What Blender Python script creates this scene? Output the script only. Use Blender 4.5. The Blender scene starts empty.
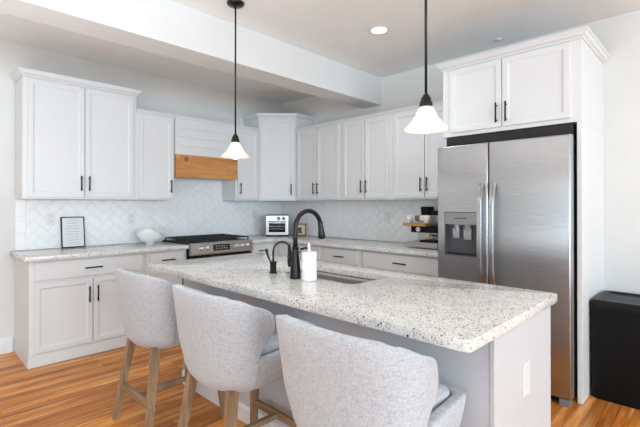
import bpy, bmesh, math, random
from mathutils import Vector, Matrix
random.seed(7)
S = bpy.context.scene
COL = S.collection
R = math.radians
PI = math.pi

# ------------------------------------------------------------------ camera, world, light
cd = bpy.data.cameras.new('camera'); cam = bpy.data.objects.new('camera', cd); COL.objects.link(cam)
cd.sensor_width = 36; cd.lens = 36 * 410.55 / 640; cd.shift_y = -10.75 / 640; cd.clip_start = .05
cam.location = (-3.8995, -4.6132, 1.3365)
cam.rotation_euler = (R(90.236), 0, R(44.462 - 90))
S.camera = cam
S.view_settings.view_transform = 'Standard'; S.view_settings.look = 'None'
S.view_settings.gamma = 1; S.view_settings.use_curve_mapping = False
S.view_settings.exposure = -1.2

w = bpy.data.worlds.new('world'); S.world = w; w.use_nodes = True
bg = w.node_tree.nodes['Background']; bg.inputs[0].default_value = (.86, .93, 1, 1); bg.inputs[1].default_value = 1.6

def area(name, loc, rot, sx, sy, power, col=(1, 1, 1)):
    l = bpy.data.lights.new(name, 'AREA'); l.shape = 'RECTANGLE'; l.size = sx; l.size_y = sy
    l.energy = power; l.color = col
    o = bpy.data.objects.new(name, l); COL.objects.link(o); o.location = loc; o.rotation_euler = rot
    return o
# daylight through the windows behind and to the left of the camera
DAY = (.665, .86, 1)
area('daylight_rear_a', (-6.0, -11.42, 1.6), (R(90), 0, 0), 2.4, 1.8, 500, DAY)
area('daylight_rear_b', (-3.0, -11.42, 1.6), (R(90), 0, 0), 2.4, 1.8, 500, DAY)
area('daylight_left', (-7.42, -5.9, 1.5), (R(90), 0, R(-90)), 3.3, 1.7, 130, DAY)
# added fill lights aimed up at the ceiling, no such lamps in the room
area('added_fill_up', (-4.75, -3.3, .85), (R(180), 0, 0), 1.6, 3.2, 195, (.81, .925, 1))
area('added_fill_up_rear', (-3.6, -6.6, .9), (R(180), 0, 0), 4.5, 2.4, 80, (.81, .925, 1))

# ------------------------------------------------------------------ materials
def mat(name, col, rough=.5, metal=0, **k):
    m = bpy.data.materials.new(name); m.use_nodes = True
    b = m.node_tree.nodes['Principled BSDF']
    b.inputs['Base Color'].default_value = (*col, 1); b.inputs['Roughness'].default_value = rough
    b.inputs['Metallic'].default_value = metal
    for a, v in k.items(): b.inputs[a.replace('_', ' ')].default_value = v
    return m
def nd(m, t, **k):
    n = m.node_tree.nodes.new(t)
    for a, v in k.items():
        if hasattr(n, a): setattr(n, a, v)
        else: n.inputs[a.replace('_', ' ')].default_value = v
    return n
def ln(m, a, ao, b, bi): m.node_tree.links.new(a.outputs[ao], b.inputs[bi])
def coords(m, scale=(1, 1, 1), rot=(0, 0, 0)):
    t = nd(m, 'ShaderNodeTexCoord'); mp = nd(m, 'ShaderNodeMapping')
    mp.inputs['Scale'].default_value = scale; mp.inputs['Rotation'].default_value = rot
    ln(m, t, 'Object', mp, 'Vector'); return mp
def ramp(m, stops, interp='LINEAR'):
    r = nd(m, 'ShaderNodeValToRGB'); cr = r.color_ramp; cr.interpolation = interp
    while len(cr.elements) < len(stops): cr.elements.new(.5)
    for e, (p, c) in zip(cr.elements, stops):
        e.position = p; e.color = (*c, 1) if len(c) == 3 else c
    return r
def mixc(m, a, ao, b, bo, fac=None, fo=0, mode='MIX', f=.5):
    n = nd(m, 'ShaderNodeMixRGB', blend_type=mode); n.inputs[0].default_value = f
    if fac: ln(m, fac, fo, n, 0)
    if a: ln(m, a, ao, n, 1)
    if b: ln(m, b, bo, n, 2)
    return n
def bump(m, src, so, strength=.2, dist=.001):
    b = nd(m, 'ShaderNodeBump'); b.inputs['Strength'].default_value = strength; b.inputs['Distance'].default_value = dist
    ln(m, src, so, b, 'Height'); ln(m, b, 0, m.node_tree.nodes['Principled BSDF'], 'Normal')
def P(m): return m.node_tree.nodes['Principled BSDF']

def paint(name, col, rough=.5, var=.02, sc=3, bsc=180, bs=.08):
    m = mat(name, col, rough); c = coords(m)
    n = nd(m, 'ShaderNodeTexNoise', Scale=sc, Detail=3.0); ln(m, c, 0, n, 'Vector')
    r = ramp(m, [(.3, tuple(x * (1 - var) for x in col)), (.7, tuple(min(1, x * (1 + var)) for x in col))])
    ln(m, n, 0, r, 0); ln(m, r, 0, P(m), 'Base Color')
    n2 = nd(m, 'ShaderNodeTexNoise', Scale=bsc, Detail=2.0); ln(m, c, 0, n2, 'Vector'); bump(m, n2, 0, bs, .0006)
    return m
M = {}
M['wall'] = paint('wall_paint', (.76, .755, .735), .7)
M['ceiling'] = paint('ceiling_paint', (.88, .875, .86), .8)
M['beam'] = paint('beam_paint', (.73, .725, .715), .7)
M['white'] = paint('cabinet_paint', (.76, .76, .76), .38, .008, 2, 60, .03)
M['trimw'] = paint('trim_paint', (.83, .83, .84), .35, .01)
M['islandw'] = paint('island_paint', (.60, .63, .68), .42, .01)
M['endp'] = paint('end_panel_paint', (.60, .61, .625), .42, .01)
M['black'] = mat('black_metal', (.018, .017, .017), .33, .6)
M['blackp'] = paint('black_plastic', (.008, .0083, .009), .5, .1); P(M['blackp']).inputs['Specular IOR Level'].default_value = .12
M['iron'] = paint('cast_iron', (.015, .015, .016), .55, .1)
M['glassb'] = mat('dark_glass', (.012, .012, .014), .06, 0)
M['chrome'] = mat('chrome', (.78, .78, .79), .12, 1)
M['plate'] = mat('plastic_white', (.78, .78, .77), .3)
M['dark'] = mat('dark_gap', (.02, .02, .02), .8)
M['ceramic'] = mat('white_ceramic', (.84, .84, .83), .18)
M['paper'] = mat('paper', (.80, .80, .80), .8)
M['ink'] = mat('ink', (.38, .38, .40), .8)
M['grout'] = mat('grout', (.78, .78, .78), .8)

def steel(name, col=(.43, .43, .435), rough=.27, axis=(1, 1, 90)):
    m = mat(name, col, rough, 1); c = coords(m, axis)
    n = nd(m, 'ShaderNodeTexNoise', Scale=6.0, Detail=4.0); ln(m, c, 0, n, 'Vector')
    r = ramp(m, [(.3, tuple(x * .93 for x in col)), (.7, tuple(x * 1.05 for x in col))]); ln(m, n, 0, r, 0); ln(m, r, 0, P(m), 'Base Color')
    rr = ramp(m, [(.3, (rough * .85,) * 3), (.7, (rough * 1.25,) * 3)]); ln(m, n, 0, rr, 0); ln(m, rr, 0, P(m), 'Roughness')
    bump(m, n, 0, .02, .0003)
    return m
M['steel'] = steel('brushed_steel', rough=.30)
P(M['steel']).inputs['Anisotropic'].default_value = .85; P(M['steel']).inputs['Anisotropic Rotation'].default_value = .0
_tg = nd(M['steel'], 'ShaderNodeTangent', direction_type='RADIAL', axis='Z'); ln(M['steel'], _tg, 0, P(M['steel']), 'Tangent')
M['steeld'] = steel('range_steel', (.50, .48, .46), .33)
M['sinkst'] = steel('sink_steel', (.45, .43, .42), .35)

def granite():
    m = mat('granite', (.7, .68, .64), .16); c = coords(m)
    nz = nd(m, 'ShaderNodeTexNoise', Scale=14.0, Detail=6.0, Roughness=.65); ln(m, c, 0, nz, 'Vector')
    base = ramp(m, [(.28, (.53, .515, .49)), (.42, (.70, .675, .64)), (.62, (.80, .78, .75))]); ln(m, nz, 0, base, 0)
    # warp coordinates so the flecks are irregular
    wn = nd(m, 'ShaderNodeTexNoise', Scale=60.0, Detail=2.0); ln(m, c, 0, wn, 'Vector')
    add = nd(m, 'ShaderNodeVectorMath', operation='MULTIPLY_ADD'); ln(m, wn, 1, add, 0)
    add.inputs[1].default_value = (.010,) * 3; ln(m, c, 0, add, 2)
    cur = base
    for sc, lo, col, off in ((175, .70, (.50, .455, .42), 1), (125, .82, (.36, .32, .30), 2), (190, .80, (.86, .85, .83), 3), (150, .90, (.17, .15, .145), 4), (98, .972, (.04, .04, .045), 5)):
        v = nd(m, 'ShaderNodeTexVoronoi', Scale=float(sc)); ln(m, add, 0, v, 'Vector')
        s = nd(m, 'ShaderNodeSeparateColor'); ln(m, v, 'Color', s, 0)
        g = nd(m, 'ShaderNodeMath', operation='GREATER_THAN'); g.inputs[1].default_value = lo; ln(m, s, off % 3, g, 0)
        d = nd(m, 'ShaderNodeMath', operation='LESS_THAN'); d.inputs[1].default_value = .42; ln(m, v, 'Distance', d, 0)
        mu = nd(m, 'ShaderNodeMath', operation='MULTIPLY'); ln(m, g, 0, mu, 0); ln(m, d, 0, mu, 1)
        x = nd(m, 'ShaderNodeMixRGB'); ln(m, mu, 0, x, 0); ln(m, cur, 0, x, 1); x.inputs[2].default_value = (*col, 1); cur = x
    ln(m, cur, 0, P(m), 'Base Color')
    return m
M['granite'] = granite()

def floorwood():
    m = mat('oak_floor', (.5, .25, .1), .34); c = coords(m)
    bk = nd(m, 'ShaderNodeTexBrick'); bk.offset = .37; bk.offset_frequency = 2
    for a, v in (('Scale', 1.0), ('Brick Width', 1.15), ('Row Height', .070), ('Mortar Size', .0012), ('Mortar Smooth', .1), ('Bias', 0.0)): bk.inputs[a].default_value = v
    bk.inputs['Color1'].default_value = (0, 0, 0, 1); bk.inputs['Color2'].default_value = (1, 1, 1, 1); bk.inputs['Mortar'].default_value = (.5, .5, .5, 1)
    ln(m, c, 0, bk, 'Vector')
    mp = nd(m, 'ShaderNodeMapping'); mp.inputs['Scale'].default_value = (1.1, 15, 1); ln(m, c, 0, mp, 0)
    # a different stretch of grain on each board
    ad = nd(m, 'ShaderNodeVectorMath', operation='MULTIPLY_ADD'); ln(m, bk, 'Color', ad, 0); ad.inputs[1].default_value = (37, 11, 5); ln(m, mp, 0, ad, 2)
    n = nd(m, 'ShaderNodeTexNoise', Scale=1.6, Detail=5.0, Roughness=.6, Distortion=.6); ln(m, ad, 0, n, 'Vector')
    g = ramp(m, [(.28, (.34, .090, .016)), (.41, (.60, .205, .036)), (.54, (.80, .33, .070)), (.68, (.95, .55, .20))]); ln(m, n, 0, g, 0)
    t = ramp(m, [(0, (.62, .52, .46)), (.45, (.90, .84, .79)), (1, (1.12, 1.12, 1.12))]); ln(m, bk, 'Color', t, 0)
    x = mixc(m, g, 0, t, 0, mode='MULTIPLY', f=1)
    n3 = nd(m, 'ShaderNodeTexNoise', Scale=5.0, Detail=4.0); mp3 = nd(m, 'ShaderNodeMapping'); mp3.inputs['Scale'].default_value = (2, 60, 1); ln(m, ad, 0, mp3, 0); ln(m, mp3, 0, n3, 'Vector')
    f = ramp(m, [(.35, (.82, .78, .75)), (.6, (1.04, 1.04, 1.04))]); ln(m, n3, 0, f, 0)
    y = mixc(m, x, 0, f, 0, mode='MULTIPLY', f=.8)
    z = nd(m, 'ShaderNodeMixRGB'); ln(m, bk, 'Fac', z, 0); ln(m, y, 0, z, 1); z.inputs[2].default_value = (.16, .06, .02, 1)
    ln(m, z, 0, P(m), 'Base Color')
    bump(m, n3, 0, .06, .0006)
    return m
M['floor'] = floorwood(); P(M['floor']).inputs['Specular IOR Level'].default_value = .28

def wood(name, cols, rough=.45, axis='x', sc=1.5, stretch=14, knots=False):
    m = mat(name, cols[1], rough); s = {'x': (1, stretch, stretch), 'y': (stretch, 1, stretch), 'z': (stretch, stretch, 1)}[axis]
    c = coords(m, s)
    n = nd(m, 'ShaderNodeTexNoise', Scale=sc, Detail=6.0, Roughness=.6, Distortion=.8); ln(m, c, 0, n, 'Vector')
    r = ramp(m, [(.28, cols[0]), (.5, cols[1]), (.72, cols[2])]); ln(m, n, 0, r, 0)
    last = r
    if knots:
        c2 = coords(m, (1, 0, 1)); wn = nd(m, 'ShaderNodeTexNoise', Scale=30.0); ln(m, c2, 0, wn, 'Vector')
        ad = nd(m, 'ShaderNodeVectorMath', operation='MULTIPLY_ADD'); ln(m, wn, 1, ad, 0); ad.inputs[1].default_value = (.022,) * 3; ln(m, c2, 0, ad, 2)
        for kx, kz, kr in ((.118, .205, .040), (.07, .225, .018), (.650, .075, .012), (.765, .085, .012), (.745, .145, .010), (.03, .10, .008), (.06, .13, .006)):
            dd = nd(m, 'ShaderNodeVectorMath', operation='DISTANCE'); ln(m, ad, 0, dd, 0); dd.inputs[1].default_value = (kx + .011, .011, kz + .011)
            mr = nd(m, 'ShaderNodeMapRange'); ln(m, dd, 'Value', mr, 0); mr.inputs[1].default_value = kr * .35; mr.inputs[2].default_value = kr; mr.inputs[3].default_value = .85; mr.inputs[4].default_value = 0
            x = nd(m, 'ShaderNodeMixRGB'); ln(m, mr, 0, x, 0); ln(m, last, 0, x, 1); x.inputs[2].default_value = (.20, .06, .018, 1); last = x
    ln(m, last, 0, P(m), 'Base Color'); bump(m, n, 0, .15, .0008)
    return m
M['pine'] = wood('stained_pine', ((.44, .17, .045), (.60, .26, .075), (.70, .35, .13)), .45, 'x', 1.6, 9, True)
M['legw'] = wood('stool_wood', ((.19, .115, .06), (.30, .19, .105), (.40, .27, .165)), .5, 'z', 2.2, 16)
M['legh'] = wood('stool_rail_wood', ((.19, .115, .065), (.29, .18, .10), (.38, .25, .15)), .5, 'y', 2.2, 16)
M['frw'] = wood('walnut_frame', ((.10, .04, .02), (.20, .09, .04), (.30, .14, .06)), .45, 'z', 3, 12)
M['trayw'] = wood('tray_wood', ((.36, .17, .06), (.50, .25, .09), (.6, .33, .13)), .45, 'y', 3, 12)

def fabric():
    m = mat('linen', (.62, .63, .65), .92); P(m).inputs['Sheen Weight'].default_value = .25
    a = coords(m, (480, 480, 50)); b = coords(m, (50, 50, 480))
    n1 = nd(m, 'ShaderNodeTexNoise', Scale=1.0, Detail=2.0); ln(m, a, 0, n1, 'Vector')
    n2 = nd(m, 'ShaderNodeTexNoise', Scale=1.0, Detail=2.0); ln(m, b, 0, n2, 'Vector')
    mu = nd(m, 'ShaderNodeMath', operation='ADD'); ln(m, n1, 0, mu, 0); ln(m, n2, 0, mu, 1)
    r = ramp(m, [(.40, (.375, .405, .44)), (.50, (.49, .52, .56)), (.60, (.57, .595, .63))])
    h = nd(m, 'ShaderNodeMath', operation='MULTIPLY'); h.inputs[1].default_value = .5; ln(m, mu, 0, h, 0); ln(m, h, 0, r, 0)
    ln(m, r, 0, P(m), 'Base Color'); bump(m, h, 0, .3, .0012)
    return m
M['linen'] = fabric()

def emis(name, col, s):
    m = mat(name, col, .5); P(m).inputs['Emission Color'].default_value = (*col, 1); P(m).inputs['Emission Strength'].default_value = s; return m
M['bulb'] = emis('bulb_glow', (1, .94, .84), 6)
M['can'] = emis('downlight_lens', (1, .95, .88), 9)
m = mat('frosted_glass', (.88, .85, .80), .35); P(m).inputs['Emission Color'].default_value = (1, .90, .76, 1); P(m).inputs['Emission Strength'].default_value = .03
tr = nd(m, 'ShaderNodeBsdfTranslucent'); tr.inputs[0].default_value = (.95, .90, .82, 1)
ms = nd(m, 'ShaderNodeMixShader'); ms.inputs[0].default_value = .5
out = m.node_tree.nodes['Material Output']; ln(m, P(m), 0, ms, 1); ln(m, tr, 0, ms, 2); tp = nd(m, 'ShaderNodeBsdfTransparent'); m2 = nd(m, 'ShaderNodeMixShader'); m2.inputs[0].default_value = .22; ln(m, ms, 0, m2, 1); ln(m, tp, 0, m2, 2); ln(m, m2, 0, out, 0)
M['shade'] = m

# ------------------------------------------------------------------ mesh helpers
class MB:
    def __init__(s): s.bm = bmesh.new()
    def box(s, x0, x1, y0, y1, z0, z1, bev=0, seg=2, rot=None, mi=0):
        t = bmesh.new()
        bmesh.ops.create_cube(t, size=1)
        for v in t.verts: v.co = Vector(((x0 + x1) / 2 + v.co.x * (x1 - x0), (y0 + y1) / 2 + v.co.y * (y1 - y0), (z0 + z1) / 2 + v.co.z * (z1 - z0)))
        if bev: bmesh.ops.bevel(t, geom=t.edges[:], offset=bev, segments=seg, profile=.7, affect='EDGES')
        s.add(t, rot, mi); return s
    def add(s, t, mtx=None, mi=0, smooth=False):
        if mtx is not None: t.transform(mtx)
        mp = {}
        for v in t.verts: mp[v] = s.bm.verts.new(v.co)
        for f in t.faces:
            try: g = s.bm.faces.new([mp[v] for v in f.verts]); g.material_index = mi if mi else f.material_index; g.smooth = smooth or f.smooth
            except ValueError: pass
        t.free(); return s
    def lathe(s, prof, n=28, cx=0, cy=0, cap=True, mtx=None, mi=0):
        t = bmesh.new(); rings = []
        for r, z in prof:
            rings.append([t.verts.new((cx + r * math.cos(2 * PI * i / n), cy + r * math.sin(2 * PI * i / n), z)) for i in range(n)] if r > 1e-5 else [t.verts.new((cx, cy, z))])
        for a, b in zip(rings, rings[1:]):
            for i in range(n):
                q = [a[i % len(a)], a[(i + 1) % len(a)], b[(i + 1) % len(b)], b[i % len(b)]]
                q = list(dict.fromkeys(q))
                if len(q) > 2:
                    f = t.faces.new(q); f.smooth = True
        if cap:
            for rg in (rings[0], rings[-1]):
                if len(rg) > 2: t.faces.new(rg if rg is rings[-1] else rg[::-1])
        bmesh.ops.recalc_face_normals(t, faces=t.faces[:])
        s.add(t, mtx, mi); return s
    def tube(s, pts, r, n=12, mi=0, smooth=True):
        pts = [Vector(p) for p in pts]; t = bmesh.new(); rings = []
        rs = r if isinstance(r, (list, tuple)) else [r] * len(pts)
        up = Vector((0, 0, 1)); prev = None
        for i, p in enumerate(pts):
            d = (pts[min(i + 1, len(pts) - 1)] - pts[max(i - 1, 0)]).normalized()
            if prev is None:
                a = d.cross(up) if abs(d.z) < .95 else d.cross(Vector((1, 0, 0)))
            else: a = prev - d * prev.dot(d)
            a.normalize(); prev = a; b = d.cross(a)
            rings.append([t.verts.new(p + (a * math.cos(2 * PI * k / n) + b * math.sin(2 * PI * k / n)) * rs[i]) for k in range(n)])
        for a, b in zip(rings, rings[1:]):
            for k in range(n):
                f = t.faces.new((a[k], a[(k + 1) % n], b[(k + 1) % n], b[k])); f.smooth = smooth
        t.faces.new(rings[0][::-1]); t.faces.new(rings[-1])
        bmesh.ops.recalc_face_normals(t, faces=t.faces[:])
        s.add(t, None, mi); return s
    def poly(s, outer, z0, z1, holes=(), bev=0, mtx=None, mi=0):
        t = bmesh.new()
        es = []
        for lp in [outer] + list(holes):
            vs = [t.verts.new((x, y, z1)) for x, y in lp]
            es += [t.edges.new((vs[i], vs[(i + 1) % len(vs)])) for i in range(len(vs))]
        bmesh.ops.triangle_fill(t, use_beauty=True, use_dissolve=False, edges=es)
        bmesh.ops.dissolve_limit(t, angle_limit=.01, verts=t.verts[:], edges=t.edges[:]) if not holes else None
        g = bmesh.ops.extrude_face_region(t, geom=t.faces[:])
        for v in [e for e in g['geom'] if isinstance(e, bmesh.types.BMVert)]: v.co.z = z0
        bmesh.ops.recalc_face_normals(t, faces=t.faces[:])
        if bev:
            ed = [e for e in t.edges if len(e.link_faces) == 2 and e.calc_face_angle(0) > .8]
            bmesh.ops.bevel(t, geom=ed, offset=bev, segments=3, profile=.5, affect='EDGES', clamp_overlap=True)
        s.add(t, mtx, mi); return s
    def sweep(s, path, prof, closed=False, mi=0):
        """profile (out, z) swept along a plan path; out = to the right of travel"""
        t = bmesh.new(); n = len(path); rings = []
        for i, p in enumerate(path):
            p = Vector((p[0], p[1]))
            d0 = (p - Vector(path[i - 1][:2])).normalized() if i else None
            d1 = (Vector(path[i + 1][:2]) - p).normalized() if i < n - 1 else None
            d0 = d0 or d1; d1 = d1 or d0
            n0 = Vector((d0.y, -d0.x)); n1 = Vector((d1.y, -d1.x)); k = (n0 + n1); k = k / max(1e-6, k.length)
            k = k / max(.2, k.dot(n0))
            rings.append([t.verts.new((p.x + k.x * o, p.y + k.y * o, z)) for o, z in prof])
        m_ = len(prof)
        for a, b in zip(rings, rings[1:]):
            for j in range(m_): t.faces.new((a[j], a[(j + 1) % m_], b[(j + 1) % m_], b[j]))
        t.faces.new(rings[0]); t.faces.new(rings[-1][::-1])
        bmesh.ops.recalc_face_normals(t, faces=t.faces[:])
        s.add(t, None, mi); return s
    def build(s, name, mats, parent=None, loc=(0, 0, 0), rz=0, smooth=None):
        me = bpy.data.meshes.new(name); s.bm.to_mesh(me); s.bm.free()
        for x in (mats if isinstance(mats, (list, tuple)) else [mats]): me.materials.append(x)
        o = bpy.data.objects.new(name, me); COL.objects.link(o); o.location = loc; o.rotation_euler = (0, 0, rz)
        if parent: o.parent = parent
        if smooth:
            for p in me.polygons: p.use_smooth = True
            me.set_sharp_from_angle(angle=R(smooth))
        return o
def thing(name, label, cat, loc=(0, 0, 0), rz=0, group=None):
    o = bpy.data.objects.new(name, None); COL.objects.link(o); o.location = loc; o.rotation_euler = (0, 0, rz); o.empty_display_size = .1
    return tag(o, label, cat, group)
def tag(o, label, cat, group=None):
    o['label'] = label; o['category'] = cat
    if group: o['group'] = group
    return o
def struct(o): o['kind'] = 'structure'; return o
def copy_tree(o, parent=None):
    c = o.copy(); COL.objects.link(c)
    if parent: c.parent = parent
    for ch in list(o.children): copy_tree(ch, c)
    return c

# ------------------------------------------------------------------ room shell
H = 2.806
XL, YR = -7.5, -11.5
struct(MB().box(XL, .02, YR, .02, -.06, 0).build('floor', M['floor']))
struct(MB().box(XL - .1, .12, YR - .1, .12, H, H + .08).build('ceiling', M['ceiling']))
struct(MB().box(XL - .1, .12, 0, .12, -.06, H).build('wall_back', M['wall']))
struct(MB().box(0, .12, YR - .1, 0, -.06, H).build('wall_right', M['wall']))
def wall_open(name, a0, a1, openings, fn):
    b = MB(); x = a0
    for o0, o1, z0, z1 in openings:
        fn(b, x, o0, -.06, H); fn(b, o0, o1, -.06, z0); fn(b, o0, o1, z1, H); x = o1
    fn(b, x, a1, -.06, H)
    return struct(b.build(name, M['wall']))
wall_open('wall_front', XL - .1, 0, [(-7.2, -4.8, .6, 2.5), (-4.2, -1.8, .6, 2.5)], lambda b, p, q, z0, z1: b.box(p, q, YR - .12, YR, z0, z1))
wall_open('wall_left', YR, 0, [(-7.6, -4.2, .6, 2.4)], lambda b, p, q, z0, z1: b.box(XL - .12, XL, p, q, z0, z1))
wi = 1
for kind, p, q in (('r', -7.2, -4.8), ('r', -4.2, -1.8), ('l', -7.6, -4.2)):
    b = MB(); t_ = .05
    def bar(u0, u1, z0, z1):
        if kind == 'r': b.box(u0, u1, YR - .1, YR - .04, z0, z1)
        else: b.box(XL - .1, XL - .04, u0, u1, z0, z1)
    bar(p, p + t_, .7, 2.4); bar(q - t_, q, .7, 2.4); bar(p + t_, q - t_, .7, .7 + t_); bar(p + t_, q - t_, 2.4 - t_, 2.4); bar((p + q) / 2 - .02, (p + q) / 2 + .02, .75, 2.35)
    struct(b.build('window_%d' % wi, M['trimw'])); wi += 1
# dropped ceiling beam
struct(MB().box(XL, 0, -1.785, -1.52, 2.49, H, .006).build('trim_1', M['beam']))
# baseboards
def baseboard(b, path): b.sweep(path, [(0, 0), (.016, 0), (.016, .11), (.011, .122), (.010, .138), (0, .14)])
b = MB(); baseboard(b, [(XL, 0), (-3.19, 0)]); struct(b.build('baseboard_back', M['trimw']))
b = MB(); baseboard(b, [(0, -3.945), (0, YR)]); struct(b.build('baseboard_right', M['trimw']))
b = MB(); baseboard(b, [(XL, YR), (XL, 0)]); struct(b.build('baseboard_left', M['trimw']))

# ------------------------------------------------------------------ backsplash (herringbone tile)
def clip(poly, x0, x1, z0, z1):
    for ax, v, sg in ((0, x0, 1), (0, x1, -1), (1, z0, 1), (1, z1, -1)):
        o = []
        for i in range(len(poly)):
            a, c = poly[i], poly[(i + 1) % len(poly)]
            da, dc = (a[ax] - v) * sg, (c[ax] - v) * sg
            if da >= 0: o.append(a)
            if (da >= 0) != (dc >= 0):
                k = da / (da - dc); o.append((a[0] + (c[0] - a[0]) * k, a[1] + (c[1] - a[1]) * k))
        poly = o
        if len(poly) < 3: return []
    return poly
def tile(b, pl, th=.0075, ins=.0022):
    """pl in local (x, z), front faces -y"""
    n = len(pl); cx = sum(p[0] for p in pl) / n; cz = sum(p[1] for p in pl) / n
    A = abs(sum(pl[i][0] * pl[(i + 1) % n][1] - pl[(i + 1) % n][0] * pl[i][1] for i in range(n))) / 2
    if A < 6e-5: return
    def sh(p, d):
        v = Vector((cx - p[0], cz - p[1])); L = v.length
        return (p[0] + v.x / L * min(d * 1.3, L * .5), p[1] + v.y / L * min(d * 1.3, L * .5))
    tilt = random.uniform(-.0006, .0006)
    bk = [b.bm.verts.new((p[0], -.002, p[1])) for p in pl]
    md = [b.bm.verts.new((p[0], -th + .0015, p[1])) for p in pl]
    fr = [b.bm.verts.new((q[0], -th + tilt * (i % 2), q[1])) for i, q in enumerate(sh(p, ins) for p in pl)]
    for i in range(n):
        j = (i + 1) % n
        b.bm.faces.new((bk[i], bk[j], md[j], md[i])); b.bm.faces.new((md[i], md[j], fr[j], fr[i]))
    b.bm.faces.new(fr)
def herring(b, x0, x1, z0, z1, W=.078, g=.0016):
    c = math.cos(PI / 4)
    ext = int((max(x1 - x0, z1 - z0) * 1.6) / W) + 6
    ox, oz = x0, z0
    for i in range(-ext, ext):
        for j in range(-ext, ext):
            k = (i - j) % 4
            if k == 0: r = (i, j, i + 2, j + 1)
            elif k == 3: r = (i, j, i + 1, j + 2)
            else: continue
            q = [(r[0] * W + g, r[1] * W + g), (r[2] * W - g, r[1] * W + g), (r[2] * W - g, r[3] * W - g), (r[0] * W + g, r[3] * W - g)]
            q = [(ox + (x - y) * c, oz + (x + y) * c) for x, y in q]
            if max(p[0] for p in q) < x0 or min(p[0] for p in q) > x1 or max(p[1] for p in q) < z0 or min(p[1] for p in q) > z1: continue
            pl = clip(q, x0, x1, z0, z1)
            if pl: tile(b, pl)
def tmat():
    m = mat('glazed_tile', (.91, .91, .91), .16); c = coords(m)
    n = nd(m, 'ShaderNodeTexNoise', Scale=9.0, Detail=2.0); ln(m, c, 0, n, 'Vector')
    r = ramp(m, [(.3, (.90, .90, .90)), (.7, (.94, .94, .94))]); ln(m, n, 0, r, 0); ln(m, r, 0, P(m), 'Base Color'); bump(m, n, 0, .12, .004)
    return m
M['tile'] = tmat()
t = thing('tile_backsplash', 'glossy white herringbone tile backsplash running behind the gas range', 'backsplash', (0, -.0005, 0))
b = MB()
for k in range(4):
    z0 = .916 + k * .157; z1 = min(z0 + .157, 1.384)
    if z1 - z0 > .01: tile(b, [(-3.172, z0 + .001), (-3.095, z0 + .001), (-3.095, z1 - .001), (-3.172, z1 - .001)])
herring(b, -3.092, -1.80, .916, 1.383); herring(b, -1.80, -1.012, .93, 1.638); herring(b, -1.012, -.012, .916, 1.383)
for f in b.bm.faces: f.normal_update()
bmesh.ops.recalc_face_normals(b.bm, faces=b.bm.faces[:])
b.build('tile', M['tile'], t)
MB().box(-3.174, -.001, -.0035, 0, .9155, 1.384).box(-1.80, -1.012, -.0035, 0, 1.384, 1.638).build('grout', M['grout'], t)
t = thing('tile_backsplash', 'glossy white herringbone tile backsplash between long counter and cabinets beside refrigerator', 'backsplash', (-.0005, 0, 0), -PI / 2)
b = MB(); herring(b, .012, 2.93, .916, 1.383); bmesh.ops.recalc_face_normals(b.bm, faces=b.bm.faces[:])
b.build('tile', M['tile'], t)
MB().box(.005, 2.93, -.0035, 0, .9155, 1.384).build('grout', M['grout'], t)

# ------------------------------------------------------------------ cabinets
# local frame: x along the wall (to the right seen from the room), y = -depth towards the room, z up from the thing's base
def door(parent, x0, x1, z0, z1, y, hx=None, hz=None, horiz=False, name='door', rail=.058, hlen=.14):
    b = MB(); th = .02; t = bmesh.new()
    bmesh.ops.create_cube(t, size=1)
    for v in t.verts: v.co = Vector(((x0 + x1) / 2 + v.co.x * (x1 - x0), y - th / 2 + v.co.y * th, (z0 + z1) / 2 + v.co.z * (z1 - z0)))
    bmesh.ops.bevel(t, geom=t.edges[:], offset=.002, segments=1, affect='EDGES')
    if rail:
        t.faces.ensure_lookup_table()
        f = min((f for f in t.faces if f.normal.y < -.9), key=lambda f: -f.calc_area())
        bmesh.ops.inset_region(t, faces=[f], thickness=rail - .006)
        bmesh.ops.inset_region(t, faces=[f], thickness=.0015)
        for v in f.verts: v.co.y += .004
        bmesh.ops.inset_region(t, faces=[f], thickness=.014)
        for v in f.verts: v.co.y += .0035
        bmesh.ops.inset_region(t, faces=[f], thickness=.0015)
        for v in f.verts: v.co.y += .0025
    b.add(t)
    d = b.build(name, M['white'], parent)
    if hx is not None:
        hb = MB(); yy = y - th - .03; h = hlen / 2
        if horiz:
            hb.tube([(hx - h, yy, hz), (hx + h, yy, hz)], .0062, 10)
            for s in (-1, 1): hb.tube([(hx + s * (h - .02), yy, hz), (hx + s * (h - .02), y - th, hz)], .0045, 8)
        else:
            hb.tube([(hx, yy, hz - h), (hx, yy, hz + h)], .0062, 10)
            for s in (-1, 1): hb.tube([(hx, yy, hz + s * (h - .02)), (hx, y - th, hz + s * (h - .02))], .0045, 8)
        hb.build('handle', M['black'], d)
    return d
CR = [(0, 0), (.009, 0), (.009, .007), (.004, .009), (.010, .016), (.022, .022), (.030, .033), (.032, .042), (.040, .043), (.040, .048), (.044, .050), (.044, .058), (0, .058)]
CS = [(0, 0), (.006, 0), (.006, .006), (.014, .014), (.022, .026), (.028, .028), (.028, .034), (0, .034)]
def crown(parent, path, z, prof, sc=1):
    b = MB(); b.sweep(path, [(o, z + h * sc) for o, h in prof]); return b.build('crown_moulding', M['white'], parent)
ZB = 1.385; UD = .317
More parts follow.
